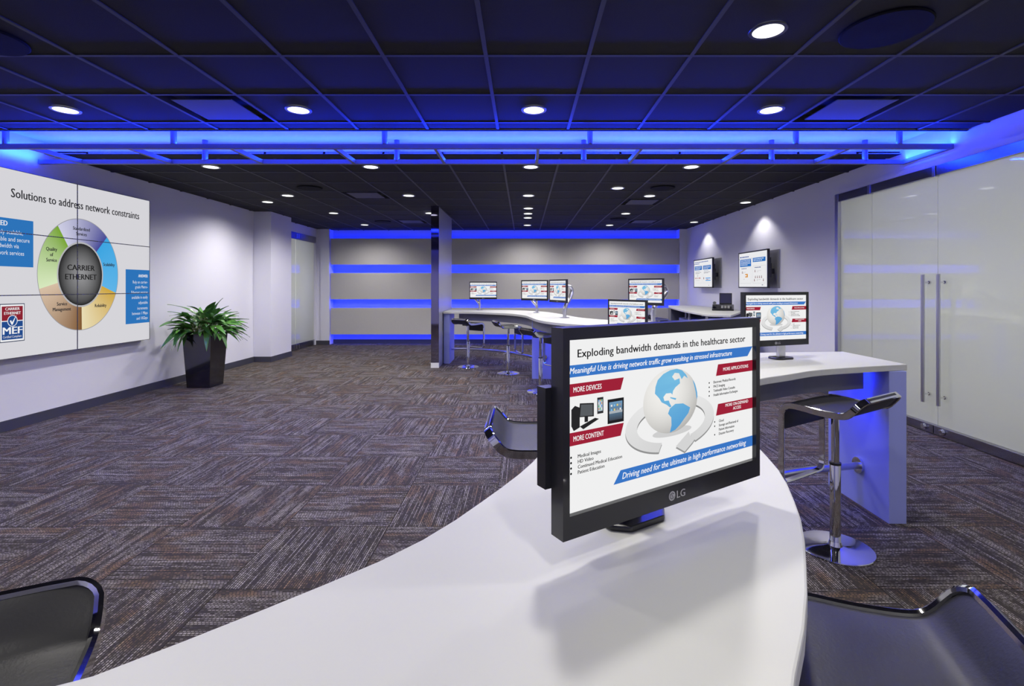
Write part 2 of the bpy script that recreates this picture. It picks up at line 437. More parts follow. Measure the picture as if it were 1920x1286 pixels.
struct('baseboard_left', mb, M['base'], 'dark rubber baseboard along the left wall')
struct('baseboard_corner', MB().box(XL+.001, -4.613, 12.018, 12.03, 0, .1), M['base'], 'dark baseboard under the far left pilaster')
# back wall with grooves and three fabric panels
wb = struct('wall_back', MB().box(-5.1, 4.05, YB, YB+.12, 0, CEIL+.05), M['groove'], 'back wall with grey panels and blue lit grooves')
for z0, z1 in ((1.902, 2.533), (1.074, 1.707), (.237, .875)):
    MB().box(-4.61, 3.705, 12.08, 12.12, z0, z1).obj('fabric_panel', M['fabric'], wb, bevel=.004)
struct('baseboard_back', MB().box(-4.62, 3.71, YB-.015, YB, 0, .1), M['base'], 'dark baseboard under the back wall panels')
# right wall: solid part, band over the glass
mb = MB(); mb.box(XR, XR+.12, 6.17, YB, 0, CEIL+.05); mb.box(XR, XR+.12, YF, 6.17, 2.50, CEIL+.05).box(XR, XR+.12, 4.3, 5.4, CEIL+.05, CEIL+.15); mb.box(XR, XR+.12, YF, .6, 0, 2.50)
struct('wall_right', mb, M['wall'], 'white right wall')
struct('wall_front', MB().box(-5.1, 4.05, YF-.12, YF, 0, CEIL+.05), M['wall'], 'white wall behind the viewer')
struct('trim_1', MB().box(XR-.045, XR, .6, 6.21, 2.50, 2.553), M['wall'], 'white band above the glass doors')
struct('baseboard_right', MB().box(XR-.012, XR, 6.22, 12.05, 0, .1), M['base'], 'dark baseboard on the right wall')
# corridor behind the glass and room behind the left door
struct('wall_corridor', MB().box(5.6, 5.7, YF, 7.2, 0, CEIL+.05).box(4.01, 5.6, 7.1, 7.2, 0, CEIL).box(4.01, 5.6, YF-.1, YF, 0, CEIL).box(4.051, 5.7, YF, 7.2, CEIL, CEIL+.1).box(4.051, 5.7, YF, 7.2, -.1, 0), M['white'], 'pale corridor behind the frosted glass')
struct('wall_side_room', MB().box(-6.4, -6.3, 9.6, 12.8, 0, CEIL).box(-6.3, -5.06, 9.6, 9.7, 0, CEIL).box(-6.3, -5.06, 12.5, 12.6, 0, CEIL).box(-6.4, -5.11, 9.6, 12.6, CEIL, CEIL+.1).box(-6.4, -5.11, 9.6, 12.6, -.1, 0), M['white'], 'pale room behind the far left glass door')

# ------------------------------------------------------------------ right glass doors
d1 = empty('door_1', (3.86, 4.71, 0), 0, 'frosted glass wall and double door with long steel pulls', 'door', None, 'structure')
dp = lambda name, mb, mat, **k: mb.obj(name, mat, d1, **k)
GXp = 3.86
for y0, y1 in ((5.603, 6.15), (4.713, 5.597), (3.803, 4.707), (2.20, 3.797), (.6, 2.194)):
    dp('glass_panel', MB().box(-.006, .006, y0-4.71, y1-4.71, .085, 2.41), M['frost'])
for y0, y1 in ((5.603, 6.15), (4.715, 5.597), (3.803, 4.705), (.6, 3.797)):
    dp('header_rail', MB().box(-.04, .02, y0-4.71, y1-4.71, 2.405, 2.498), M['darksteel'], bevel=.003)
dp('door_frame', MB().box(-.045, .03, 1.44, 1.50, 0, 2.50), M['steel'], bevel=.003)
for y0, y1 in ((4.715, 6.15), (3.803, 4.705), (.6, 3.797)):
    dp('bottom_rail', MB().box(-.05, .03, y0-4.71, y1-4.71, 0.004, .088), M['darksteel'], bevel=.004)
for y in (5.60, 4.71):
    dp('patch_clip', MB().box(-.05, .01, y-4.71-.018, y-4.71+.018, 2.395, 2.50), M['steel'], bevel=.003)
for y, zz in ((4.81, .05), (4.60, .05)):
    dp('rail_bolt', MB().cyl((-.052, y-4.71, zz), (-.075, y-4.71, zz), .03, .024), M['chrome'], smooth=True, bevel=.003)
for yy, xx in ((4.80, -.075), (4.62, -.075)):
    h = dp('pull_handle', MB().cyl((xx, yy-4.71, .285), (xx, yy-4.71, 1.49), .016, seg=24), M['steel'], smooth=True)
    for z in (.36, 1.415):
        MB().cyl((xx+.01, yy-4.71, z), (-.004, yy-4.71, z), .009).cyl((-.02, yy-4.71, z), (-.006, yy-4.71, z), .016).obj('standoff', M['chrome'], h, smooth=True)
# far left door
d2 = empty('door_2', (XL, 11.0, 0), 0, 'far left frosted glass door with steel rails', 'door', None, 'structure')
for y0, y1 in ((10.32, 11.02), (11.05, 11.99)):
    MB().box(-.05, -.038, y0-11, y1-11, .13, 2.42).obj('glass_panel', M['frost'], d2)
    MB().box(-.07, -.02, y0-11, y1-11, .006, .13).obj('bottom_rail', M['darksteel'], d2)
MB().box(-.07, .002, -.70, 1.02, 2.41, 2.555).obj('header_rail', M['darksteel'], d2)
MB().box(-.09, .003, .99, 1.03, 0, 2.42).obj('door_frame', M['wall'], d2)
for y in (-.02, .07):
    for z in (.02, 2.43): MB().box(-.018, .008, y, y+.05, z, z+.10).obj('pivot_cap', M['chrome'], d2)

# ------------------------------------------------------------------ free standing fin
c = empty('column', (-1.507, 9.4, 0), 0, 'slim full height fin with mirror polished front', 'column', None, 'structure')
MB().box(-.058, .058, -.79, .78, 0, CEIL+.01).obj('cladding', M['fin'], c)
MB().box(-.066, .066, -.815, -.79, .085, CEIL).obj('mirror_face', M['mirror'], c, bevel=.002)
MB().box(-.068, .068, -.825, -.79, 0, .085).obj('plinth', M['white'], c)

# ------------------------------------------------------------------ suspended light frame
fr = empty('suspended_frame', (-.5, 4.85, 2.62), 0, 'long ladder shaped light frame glowing blue under the ceiling', 'light frame')
fb = lambda name, x0, x1, y0, y1, z0, z1, mat: MB().box(x0+.5, x1+.5, y0-4.85, y1-4.85, z0, z1).obj(name, mat, fr, bevel=.002)
fb('rail', XL+.06, 3.88, 4.565, 4.60, 0, .045, M['bar']); fb('rail', XL+.01, 3.88, 5.13, 5.165, 0, .045, M['bar'])
for x in (-4.49, -3.59, -2.66, -1.72, -.805, .13, 1.07, 2.016, 2.956, 3.865):
    fb('crossbar', x-.015, x+.015, 4.60, 5.13, .002, .043, M['bar'])
for k in range(6):
    x = -4.69+1.66*k if k == 0 else (-3.17, -1.26, .60, 2.464, 3.40)[k-1]
    MB().cyl((x+.5, -.268, .045), (x+.5, -.268, .244), .025).obj('hanger_post', M['bar'], fr, smooth=True)
for x in (-3.24, -1.29, .61, 2.52, 3.47):
    MB().cyl((x+.5, .297, .03), (x+.5, .297, .244), .026).cyl((x+.44, .297, .012), (x+.56, .297, .012), .008).obj('hanger_post', M['bar'], fr, smooth=True)

# ------------------------------------------------------------------ downlights, speakers, diffusers
lens_me = MB().lathe([(.078, 0), (.07, .004)], 40).mesh('lens', mat=M['lens'])
rb = MB()
seg = 40
for i in range(seg): pass
v = []; f = []
for i in range(seg):
    a = 2*PI*i/seg
    for r, z in ((.078, .0), (.096, .0), (.098, .004), (.078, .008)): v.append((r*math.cos(a), r*math.sin(a), z))
for i in range(seg):
    j = (i+1) % seg
    for k in range(4): f.append((i*4+k, j*4+k, j*4+(k+1) % 4, i*4+(k+1) % 4))
ring_me = MB().add(v, f).mesh('trim_ring', True, M['black'])
where = ['leftmost downlight of the row before the blue frame', 'second downlight from left in the row before the blue frame', 'third downlight from left before the blue frame',
 'rightmost downlight of the row before the blue frame', 'nearest large bright downlight, alone at top right beside the ceiling speaker',
 'leftmost downlight of the row just beyond the blue frame', 'second downlight from left just beyond the blue frame', 'third downlight from left just beyond the blue frame', 'rightmost downlight of the row just beyond the blue frame',
 'downlight nearest the left wall, over the planter side', 'downlight just right of the one nearest the left wall', 'downlight ahead of the fin, right of the left air diffuser', 'first downlight of the centre file beyond the frame row', 'downlight in front of the right far air diffuser', 'downlight left of the right ceiling speaker, beyond the frame',
 'left downlight in front of the left corner door', 'downlight half hidden against the left side of the fin', 'second downlight of the tight centre file', 'third downlight of the tight centre file', 'fourth downlight of the tight centre file', 'last downlight of the centre file, nearest the panelled wall', 'downlight on the right between the two far air diffusers',
 'far left downlight nearest the panelled wall', 'far right downlight nearest the panelled wall', 'farther wall washing downlight by the right wall', 'nearer wall washing downlight by the right wall',
 'downlight above the near counter on the left, out of view', 'downlight above the near monitor, out of view', 'downlight above the video wall side, out of view', 'downlight above the stool at bottom right, out of view', 'downlight left of the viewer, out of view', 'downlight right behind the viewer, out of view', 'downlight by the near end of the glass wall, out of view', 'downlight in the near left corner, out of view']
for i, (x, y) in enumerate(DL):
    r = empty('downlight', (x, y, CEIL-.009), 0, 'round recessed ' + where[i], 'downlight', 'recessed ceiling downlights')
    obj('trim_ring', ring_me, None, r); obj('lens', lens_me, None, r, (0, 0, .001))
for (x, y, r_, lb) in ((1.92, 2.69, .212, 'large round dark ceiling speaker at top right beside a downlight'), (-3.0, 2.78, .212, 'round dark ceiling speaker at the far top left edge'),
                   (-2.96, 7.0, .165, 'round dark ceiling speaker left of centre beyond the frame'), (1.92, 7.0, .165, 'round dark ceiling speaker right of centre beyond the frame'),
                   (-2.95, 10.6, .165, 'far left round ceiling speaker near the panelled wall'), (1.91, 10.2, .165, 'far right round ceiling speaker near the panelled wall')):
    s = empty('ceiling_speaker', (x, y, CEIL-.012), 0, lb, 'speaker', 'round ceiling speakers')
    MB().lathe([(r_*.80, .0), (r_*.97, .0), (r_, .006), (r_, .011), (r_*.80, .011)], 48).obj('rim', M['speaker'], s, smooth=True)
    MB().lathe([(r_*.79, .003), (r_*.4, .0), (.001, -.001)], 48).obj('grille', M['speaker'], s, smooth=True)
for (a, b), lb in zip(DIFF, ('square air diffuser at upper left before the blue frame', 'square air diffuser at upper right before the blue frame', 'left square air diffuser beyond the blue frame', 'right square air diffuser beyond the blue frame', 'farthest right air diffuser near the panelled wall', 'farthest left air diffuser near the panelled wall')):
    x = -.225+.61*(a+.5); y = 3.006+.61*(b+.5)
    s = empty('air_diffuser', (x, y, CEIL), 0, lb, 'air diffuser', 'ceiling air diffusers')
    mb = MB(); w_, o_ = .235, .292
    for k in range(4):
        R = Matrix.Rotation(k*PI/2, 4, 'Z')
        mb.add([(-o_, -o_, .0), (o_, -o_, .0), (w_, -w_, .075), (-w_, -w_, .075)], [(0, 1, 2, 3)], R)
    mb.box(-o_, o_, -o_, o_, .076, .08); mb.obj('throat', M['void'], s)
    MB().box(-.222, .222, -.222, .222, -.004, .003).box(-.02, .02, -.02, .02, .003, .076).obj('plaque', M['diffuser'], s, bevel=.002)

# ------------------------------------------------------------------ slide on the desk monitors
SW, SH = .487, .274
WHITE = lin(240, 240, 240); DK = lin(20, 20, 22); BL = lin(58, 118, 198); RD = lin(158, 34, 56)
def slide_parts():
    H = SH; k = SH        # slide units: u right in heights (0..1.778), v down (0..1)
    W = SW/SH
    X = lambda t: t*W
    out = []
    def done(name, g):
        out.append((name, g.mesh(name, lambda x, y, l: (x*k-SW/2, -.0004*l, SH/2+y*k))))
    def tx(g, s, t0, v, cap, col, t1=None, **kw): g.text(s, X(t0), -v, cap, col, width=(X(t1)-X(t0)) if t1 else None, **kw)
    g = G(); tx(g, 'Exploding bandwidth demands in the healthcare sector', .045, .107, .046, DK, .947, bold=.0022); done('slide_title', g)
    g = G(); g.poly([(0, -.219), (0, -.149), (X(1), -.149), (X(.965), -.219)], BL)
    tx(g, 'Meaningful Use is driving network traffic grow resulting in stressed infrastructure', .012, .198, .034, (.95, .95, .95), .855, shear=.22, bold=.001); done('blue_banner', g)
    g = G(); g.poly([(X(.203), -.905), (X(.236), -.827), (X(1), -.827), (X(1), -.905)], BL)
    tx(g, 'Driving need for the ultimate in high performance networking', .243, .884, .038, (.95, .95, .95), .95, shear=.22, bold=.0007); done('blue_banner', g)
    g = G()
    g.poly([(0, -.33), (0, -.257), (X(.251), -.257), (X(.236), -.33)], RD); tx(g, 'MORE DEVICES', .028, .307, .030, (.95, .95, .95), .148, bold=.0007)
    done('red_label', g); g = G()
    g.poly([(0, -.614), (0, -.538), (X(.251), -.538), (X(.236), -.614)], RD); tx(g, 'MORE CONTENT', .028, .590, .030, (.95, .95, .95), .158, bold=.0007)
    done('red_label', g); g = G()
    g.poly([(X(.755), -.334), (X(.768), -.253), (X(1), -.253), (X(1), -.334)], RD); tx(g, 'MORE APPLICATIONS', .80, .305, .024, (.95, .95, .95), .968, bold=.0005)
    done('red_label', g); g = G()
    g.poly([(X(.755), -.618), (X(.768), -.537), (X(1), -.537), (X(1), -.618)], RD)
    tx(g, 'MORE ON-DEMAND', .815, .568, .022, (.95, .95, .95), .968, bold=.0005); tx(g, 'ACCESS', .865, .600, .022, (.95, .95, .95), .918, bold=.0005); done('red_label', g)
    g = G()
    for i, s in enumerate(('Medical Images', 'HD Video', 'Continued Medical Education', 'Patient Education')):
        v = .690+.031*i; tx(g, s, .046, v, .0205, DK, squeeze=.92, width=None) if False else g.text(s, X(.046), -v, .0205, DK, squeeze=.98, bold=.001)
        g.ring(X(.019), -v+.01, 0, 0, .007, .007, 0, 360, DK, n=8)
    done('bullet_text', g)
    for t0, v0, L in ((.738, .384, ('Electronic Medical Records', 'PACS Imaging', 'Telehealth Video Consults', 'Health Information Exchanges')), (.772, .668, ('Cloud', 'Storage and Retrieval of', 'Patient Information', 'Disaster Recovery'))):
        g = G()
        for i, s in enumerate(L):
            v = v0+.0305*i; g.text(s, X(t0), -v, .018, DK, squeeze=.88, bold=.001)
            if s != 'Patient Information': g.ring(X(t0-.025), -v+.008, 0, 0, .006, .006, 0, 360, DK, n=8)
        done('bullet_text', g)
    # devices
    g = G(); B = (.02, .02, .022)
    g.poly([(X(.02), -.50), (X(.02), -.405), (X(.035), -.385), (X(.055), -.40), (X(.055), -.515), (X(.03), -.53)], B)
    g.poly([(X(.05), -.455), (X(.055), -.375), (X(.115), -.385), (X(.115), -.465)], B, 1.3)
    g.poly([(X(.056), -.45), (X(.060), -.383), (X(.110), -.392), (X(.110), -.458)], (.10, .11, .12), 1.6)
    g.poly([(X(.075), -.455), (X(.09), -.457), (X(.09), -.49), (X(.075), -.49)], B)
    g.poly([(X(.055), -.51), (X(.12), -.475), (X(.138), -.485), (X(.07), -.53)], B); done('computer_picture', g)
    g = G(); g.rect(X(.130), -.455, X(.157), -.358, (.03, .03, .035)); g.rect(X(.1335), -.44, X(.1535), -.372, (.45, .55, .62), 1.4)
    for i in range(4):
        for j in range(3): g.rect(X(.1345+.0063*j), -.432+.017*i, X(.1387+.0063*j), -.422+.017*i, [(.7, .3, .1), (.1, .5, .2), (.8, .8, .8), (.1, .3, .7)][(i+j) % 4], 1.8)
    done('phone_picture', g)
    g = G(); g.rect(X(.176), -.528, X(.251), -.38, (.015, .015, .018)); g.poly([(X(.183), -.510), (X(.244), -.510), (X(.244), -.398), (X(.183), -.398)], [(.05, .06, .08), (.05, .06, .08), (.16, .32, .50), (.16, .32, .50)], 1.4)
    g.rect(X(.183), -.468, X(.244), -.452, (.40, .44, .48), 1.6)
    for i in range(2):
        for j in range(4): g.rect(X(.190+.0135*j), -.426+.0-.026*i, X(.197+.0135*j), -.414-.026*i, [(.8, .8, .8), (.2, .5, .8), (.75, .6, .2), (.3, .3, .35)][(i+j) % 4], 1.9)
    done('tablet_picture', g)
    # ring arrow
    cx, cy = X(.50), -.60
    g = G()
    for dy, c1, c2, l in ((-.012, (.22, .22, .22), (.30, .30, .30), 1), (0, (.80, .80, .80), (.66, .66, .66), 1.4)):
        g.ring(cx, cy+dy, .33, .125, .43, .185, 120, 252, c1, l, 40, c2)
        g.ring(cx, cy+dy, .33, .125, .43, .185, 60, -58, c1, l, 40, c2)
        g.poly([(cx+.12, cy-.215+dy), (cx+.03, cy-.165+dy), (cx+.16, cy-.085+dy), (cx+.175, cy-.115+dy), (cx+.235, cy-.135+dy), (cx+.20, cy-.165+dy)], c2, l+.1)
    g.ring(X(.50), -.66, 0, 0, .19, .03, 0, 360, (.62, .62, .62), .6, 30); done('arrow_picture', g)
    gx, gy, rx, ry = X(.492), -.453, .262, .214
    g = G(); b0 = len(g.v); nr, na = 10, 48
    for i in range(nr+1):
        for j in range(na):
            r = i/nr; a = 2*PI*j/na; x, y = r*math.cos(a), r*math.sin(a)
            d = math.hypot(x+.25, y-.35); s = max(.26, .88-.30*d**2*.7)
            g.v.append((gx+rx*x, gy+ry*y, 2)); g.c.append((s, s*.985, s*.95))
    for i in range(nr):
        for j in range(na): g.f.append((b0+i*na+j, b0+(i+1)*na+j, b0+(i+1)*na+(j+1) % na, b0+i*na+(j+1) % na))
    def cont(pts):
        cs = []
        for x, y in pts:
            s = max(.0, 1-.5*math.hypot(x+.1, y-.6)); cs.append((.06+.14*s, .28+.26*s, .62+.16*s))
        g.poly([(gx+rx*x, gy+ry*y) for x, y in pts], cs, 3)
    cont([(-.6, .30), (-.58, .5), (-.5, .7), (-.3, .86), (-.05, .95), (.2, .97), (.4, .9), (.55, .75), (.62, .62), (.48, .72), (.38, .62), (.28, .82), (.12, .85), (.02, .74), (.12, .62), (.3, .66), (.32, .5), (.15, .4), (.06, .3), (.03, .18), (-.02, .24), (-.2, .25), (-.3, .15), (-.26, .03), (-.1, .02), (-.06, -.08), (.0, -.18), (-.06, -.2), (-.18, -.1), (-.36, .0), (-.45, .14)])
    cont([(.14, -.12), (.44, -.15), (.71, -.32), (.64, -.49), (.48, -.64), (.31, -.81), (.14, -.93), (-.06, -.98), (.0, -.76), (-.01, -.52), (-.13, -.38), (-.06, -.23)])
    cont([(.80, .56), (.90, .42), (.99, .12), (1., -.02), (.97, -.1), (.93, .15), (.86, .40)]); cont([(-.05, .12), (.18, .05), (.15, .0), (-.04, .08)])
    done('globe_picture', g)
    return out
SLIDE = slide_parts()
def badge():
    g = G(); c = (.45, .45, .45)
    g.ring(0, 0, 0, 0, .0085, .0085, 0, 360, c, 1, 24)
    g.ring(0, 0, .0045, .0045, .0058, .0058, -10, -330, (.03, .03, .03), 2, 20); g.rect(-.0006, -.003, .0006, .003, (.03, .03, .03), 2); g.ring(-.0028, .0028, 0, 0, .001, .001, 0, 360, (.03, .03, .03), 2, 8)
    g.text('LG', .012, -.0065, .013, c, width=.022, bold=.0008)
    return g.mesh('brand_badge', lambda x, y, l: (x, -.0002*l, y), M['badge'])
BADGE = None
def badge_mesh():
    global BADGE
    if BADGE is None:
        BADGE = badge()
        m = bpy.data.materials.new('badge_print'); m.use_nodes = True; nt = m.node_tree
        a = nt.nodes.new('ShaderNodeAttribute'); a.attribute_name = 'Col'; nt.links.new(a.outputs['Color'], nt.nodes['Principled BSDF'].inputs['Base Color'])
        BADGE.materials.clear(); BADGE.materials.append(m)
    return BADGE
BW, T0, B0 = .013, .019, .036          # bezel side, top, chin
def bezel_mesh():
    mb = MB(); x = SW/2; z = SH/2
    for (a, b_, c_, d_) in ((-x-BW, -x, -z-B0, z+T0), (x, x+BW, -z-B0, z+T0), (-x, x, z, z+T0), (-x, x, -z-B0, -z)):
        mb.box(a, b_, -.009, .022, c_, d_)
    mb.box(-x, x, .002, .022, -z, z)
    return mb.mesh('bezel', mat=M['black'])
BEZ = bezel_mesh()
BACK = MB().add([(-.24, .022, -.16), (.24, .022, -.16), (.24, .022, .14), (-.24, .022, .14), (-.15, .052, -.11), (.15, .052, -.11), (.15, .052, .09), (-.15, .052, .09)],
                [(0, 3, 2, 1), (4, 5, 6, 7), (0, 1, 5, 4), (1, 2, 6, 5), (2, 3, 7, 6), (3, 0, 4, 7)]).mesh('rear_cover', mat=M['black'])
SCR = MB().box(-SW/2, SW/2, 0, .002, -SH/2, SH/2).mesh('screen', mat=emission('screen_white', WHITE, 1.0))
def monitor(center, ang, base, ztop, label, kind, roll=0, big=False, outk=.15):
    """center: world screen centre; ang: plan angle of the screen's right-hand direction; base: (x, y) where it stands."""
    r = empty('monitor', (base[0], base[1], ztop), 0, label, 'monitor', 'desk monitors with the globe slide')
    A = Matrix.Rotation(ang, 4, 'Z') @ Matrix.Rotation(roll, 4, 'Y')
    off = Vector(center)-Vector((base[0], base[1], ztop))
    def put(name, me, par=r, d=(0, 0, 0)):
        o = obj(name, me, None, par)
        if par is r: o.location = off+A @ Vector(d); o.rotation_euler = A.to_euler()
        return o
    put('bezel', BEZ); put('rear_cover', BACK); sc = put('screen', SCR); put('brand_badge', badge_mesh(), d=(-.012, -.0095, -SH/2-B0*.52))
    for nme, me in SLIDE: obj(nme, me, None, sc)
    if big: put('port_block', MB().box(-.268, -.245, .022, .045, -.10, .06).mesh('port_block', mat=M['black']))
    back = off+A @ Vector((0, .052, -.01))
    if kind == 'stand':
        B = Matrix.Rotation(ang, 4, 'Z')
        foot = MB().prism([(-.072, -.03), (-.045, -.055), (.045, -.055), (.072, -.03), (.072, .03), (.045, .055), (-.045, .055), (-.072, .03)], 0, .012, B)
        foot.obj('foot', M['black'], r, bevel=.004)
        hz = off.z-.10
        MB().box(-.028, .028, -.012, .012, .012, max(hz, .05), B).obj('post', M['black'] if big else M['steel'], r, bevel=.004)
        a = Vector((0, 0, max(hz-.01, .05))); mb = MB().cyl(a+B @ Vector((-.035, 0, 0)), a+B @ Vector((.035, 0, 0)), .022)
        mb.cyl(a, Vector((back.x, back.y, max(back.z-.06, a.z))), .02); mb.obj('hinge', M['black'], r, smooth=True)
    elif kind == 'arm':
        MB().lathe([(.055, 0), (.055, .008), (.03, .014)], 28).obj('arm_foot', M['steel'], r, smooth=True)
        MB().cyl((0, 0, .012), (0, 0, .21), .021).cyl((0, 0, .10), (0, 0, .13), .03).obj('arm_post', M['steel'], r, smooth=True)
        a0 = Vector((0, 0, .12)); rt = A @ Vector((1, 0, 0)); p3 = back.copy()
        pts = spline([a0, a0+Vector((-.07, .0, .08)), a0+Vector((-.15, .04, .20)), p3+rt*(-.10)+A @ Vector((0, .05, 0)), p3], 6)
        MB().tube(pts, [.024-.008*i/len(pts) for i in range(len(pts))]).obj('arm', M['steel'], r, smooth=True)
    else:      # S-curved arm that sweeps out to the side
        mb = MB().lathe([(.07, 0), (.07, .008), (.035, .014)], 28); mb.obj('arm_foot', M['steel'], r, smooth=True)
        MB().cyl((0, 0, .012), (0, 0, .16), .026).cyl((0, 0, .10), (0, 0, .13), .034).obj('arm_post', M['steel'], r, smooth=True)
        sx = A @ Vector((0, 1, 0)); o_ = Vector((sx.x, sx.y, 0)).normalized()
        k = back+o_*outk
        pts = [Vector((0, 0, .13)), Vector((0, 0, .20))+o_*.03, Vector((k.x, k.y, back.z-.07))*.55+Vector((0, 0, .22))*.45+o_*.03, k+Vector((0, 0, -.01))+o_*.03, k+Vector((0, 0, .06)), k+Vector((0, 0, .075))-o_*.06, back+Vector((0, 0, .06))+o_*.01, back+Vector((0, 0, .01))]
        sp = spline(pts, 7); MB().tube(sp, [.031-.011*i/len(sp) for i in range(len(sp))]).obj('arm', M['steel'], r, smooth=True)
    return r

# ------------------------------------------------------------------ counters
def counter(name, front, back, ztop, thick, label, group, legs=(), apron=None, n=60, rail=None):
    A = resample(spline(front, 8), n); B = resample(spline(back, 8), n)
    r = empty(name, (sum(p.x for p in A)/n, sum(p.y for p in A)/n, 0), 0, label, 'counter', group)
    ox, oy = r.location.x, r.location.y
    T = lambda L: [(p[0]-ox, p[1]-oy) for p in L]
    MB().strip(T(A), T(B), ztop-thick, ztop).obj('countertop', M['top'], r, bevel=.004)
    if apron:
        i0, i1, dist, h, tf = apron
        C = []; D = []
        for i in range(int(i0*n), int(i1*n)):
            d = (B[i]-A[i]); L = d.length; d = d/L
            C.append(A[i]+d*dist); D.append(A[i]+d*(dist+tf))
        MB().strip(T(C), T(D), ztop-thick-h, ztop-thick).obj('apron', M['apron'], r)
    for (poly, z1) in legs:
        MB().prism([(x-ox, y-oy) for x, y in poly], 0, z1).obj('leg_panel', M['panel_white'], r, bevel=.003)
    return r, A, B, (ox, oy)
# near serpentine counter (foreground sweeping to the right hand end)
ZT = .92
front = [(-1.45, -.32), (-.8, -.27), (-.25, -.06), (.1, .26), (.306, .5735), (.386, .691), (.443, .7915), (.5146, .9286), (.555, 1.021), (.587, 1.11), (.628, 1.236), (.667, 1.452), (.70, 1.68), (.78, 1.96), (.93, 2.24), (1.145, 2.48), (1.362, 2.616), (1.615, 2.768), (1.948, 2.88), (2.243, 2.96)]
back = [(-1.45, .30), (-.95, .40), (-.538, .5735), (-.454, .632), (-.253, .822), (-.164, .934), (-.083, 1.081), (.002, 1.259), (.07, 1.46), (.14, 1.78), (.30, 2.2), (.58, 2.68), (1.0, 3.13), (1.35, 3.38), (1.61, 3.48), (2.237, 3.545)]
n1, A1, B1, O1 = counter('serpentine_counter', front, back, ZT, .036, 'long white serpentine counter sweeping from the foreground to the right', None,
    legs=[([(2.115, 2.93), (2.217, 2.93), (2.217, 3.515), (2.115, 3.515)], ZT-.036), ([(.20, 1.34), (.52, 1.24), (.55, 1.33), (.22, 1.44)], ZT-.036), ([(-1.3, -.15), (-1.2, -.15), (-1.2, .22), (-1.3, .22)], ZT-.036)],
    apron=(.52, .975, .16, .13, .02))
# the foot rail runs between the leg panels
rp = [(.40, 1.40, .26), (.50, 1.9, .26), (.72, 2.4, .26), (1.15, 2.80, .25), (1.60, 3.05, .25), (2.118, 3.19, .25)]
pts = spline([(x-O1[0], y-O1[1], z) for x, y, z in rp], 8)
MB().tube(pts, .021, 16).obj('foot_rail', M['steel'], n1, smooth=True)
MB().cyl((2.100-O1[0], 3.19-O1[1], .25), (2.116-O1[0], 3.19-O1[1], .25), .05, seg=28).obj('rail_flange', M['chrome'], n1, smooth=True)
# far serpentine counter
front = [(-1.435, 9.02), (-1.18, 9.12), (-.522, 8.69), (-.20, 8.35), (.02, 7.85), (.10, 7.35), (.18, 6.85), (.318, 6.43), (.549, 6.06), (.804, 5.80), (1.05, 5.62), (1.35, 5.50), (1.62, 5.48)]
front[1] = (-1.0, 8.98)
back = [(-1.435, 9.80), (-1.1, 9.83), (-.72, 9.77), (-.18, 9.6), (.325, 9.07), (.538, 8.51), (.70, 7.75), (.807, 7.33), (.947, 7.02), (1.14, 6.75), (1.40, 6.58), (1.65, 6.5)]
ZF = .932
n2, A2, B2, O2 = counter('serpentine_counter', front, back, ZF, .036, 'far white serpentine counter reaching from the fin to the middle', None,
    legs=[([(-1.435, 9.07), (-1.325, 9.04), (-1.325, 9.66), (-1.435, 9.66)], ZF-.036),
          ([(.125, 7.57), (.70, 7.50), (.70, 7.61), (.125, 7.69)], ZF-.036), ([(1.5, 5.62), (1.6, 5.60), (1.62, 6.40), (1.5, 6.42)], ZF-.036)],
    apron=(.05, .97, .16, .13, .02))
rp = [(-1.34, 9.3, .24), (-.9, 9.2, .24), (-.4, 8.9, .24), (.02, 8.4, .24), (.22, 8.0, .24), (.35, 7.62, .24)]
pts = spline([(x-O2[0], y-O2[1], z) for x, y, z in rp], 8)
MB().tube(pts, .02, 14).obj('foot_rail', M['steel'], n2, smooth=True)
MB().cyl((-.33-O2[0], 8.60-O2[1], 0), (-.33-O2[0], 8.60-O2[1], .235), .011).tube([(-.33-O2[0], 8.60-O2[1], .235), (-.30-O2[0], 8.70-O2[1], .24), (-.22-O2[0], 8.80-O2[1], .24)], .011).obj('rail_post', M['chrome'], n2, smooth=True)
MB().cyl((.31-O2[0], 7.55-O2[1], .33), (.31-O2[0], 7.52-O2[1], .33), .035).obj('rail_flange', M['chrome'], n2, smooth=True)
# reception desk on the right wall
rd = empty('reception_desk', (3.3, 9.5, 0), 0, 'small white bow fronted desk against the right wall with a phone on it', 'desk')
poly = [(3.87, 9.0), (3.68, 8.55), (3.05, 7.45)]+[tuple(p) for p in spline([(2.80, 7.62), (2.78, 7.9), (2.84, 9.0), (3.08, 10.7), (3.30, 11.55)], 5)]+[(3.87, 11.4)]
T = lambda L, s=1, cx=3.3, cy=9.5: [((x-cx)*s, (y-cy)*s) for x, y in L]
MB().prism(T(poly), .925, .955).obj('countertop', M['top'], rd, bevel=.004)
poly2 = [(3.87, 8.9), (3.62, 8.45), (3.14, 7.75), (2.98, 7.95), (3.02, 9.0), (3.22, 10.5), (3.87, 10.8)]
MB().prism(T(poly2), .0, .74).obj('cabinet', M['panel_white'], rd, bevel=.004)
MB().prism(T([(3.06, 10.72), (3.10, 10.66), (3.86, 10.98), (3.86, 11.04)]), .0, .925).obj('end_panel', M['apron'], rd)
for x, y in ((3.14, 9.6), (3.0, 8.3), (3.12, 7.86), (3.35, 10.45)):
    MB().cyl((x-3.3, y-9.5, .74), (x-3.3, y-9.5, .925), .022).obj('riser_post', M['white'], rd, smooth=True)

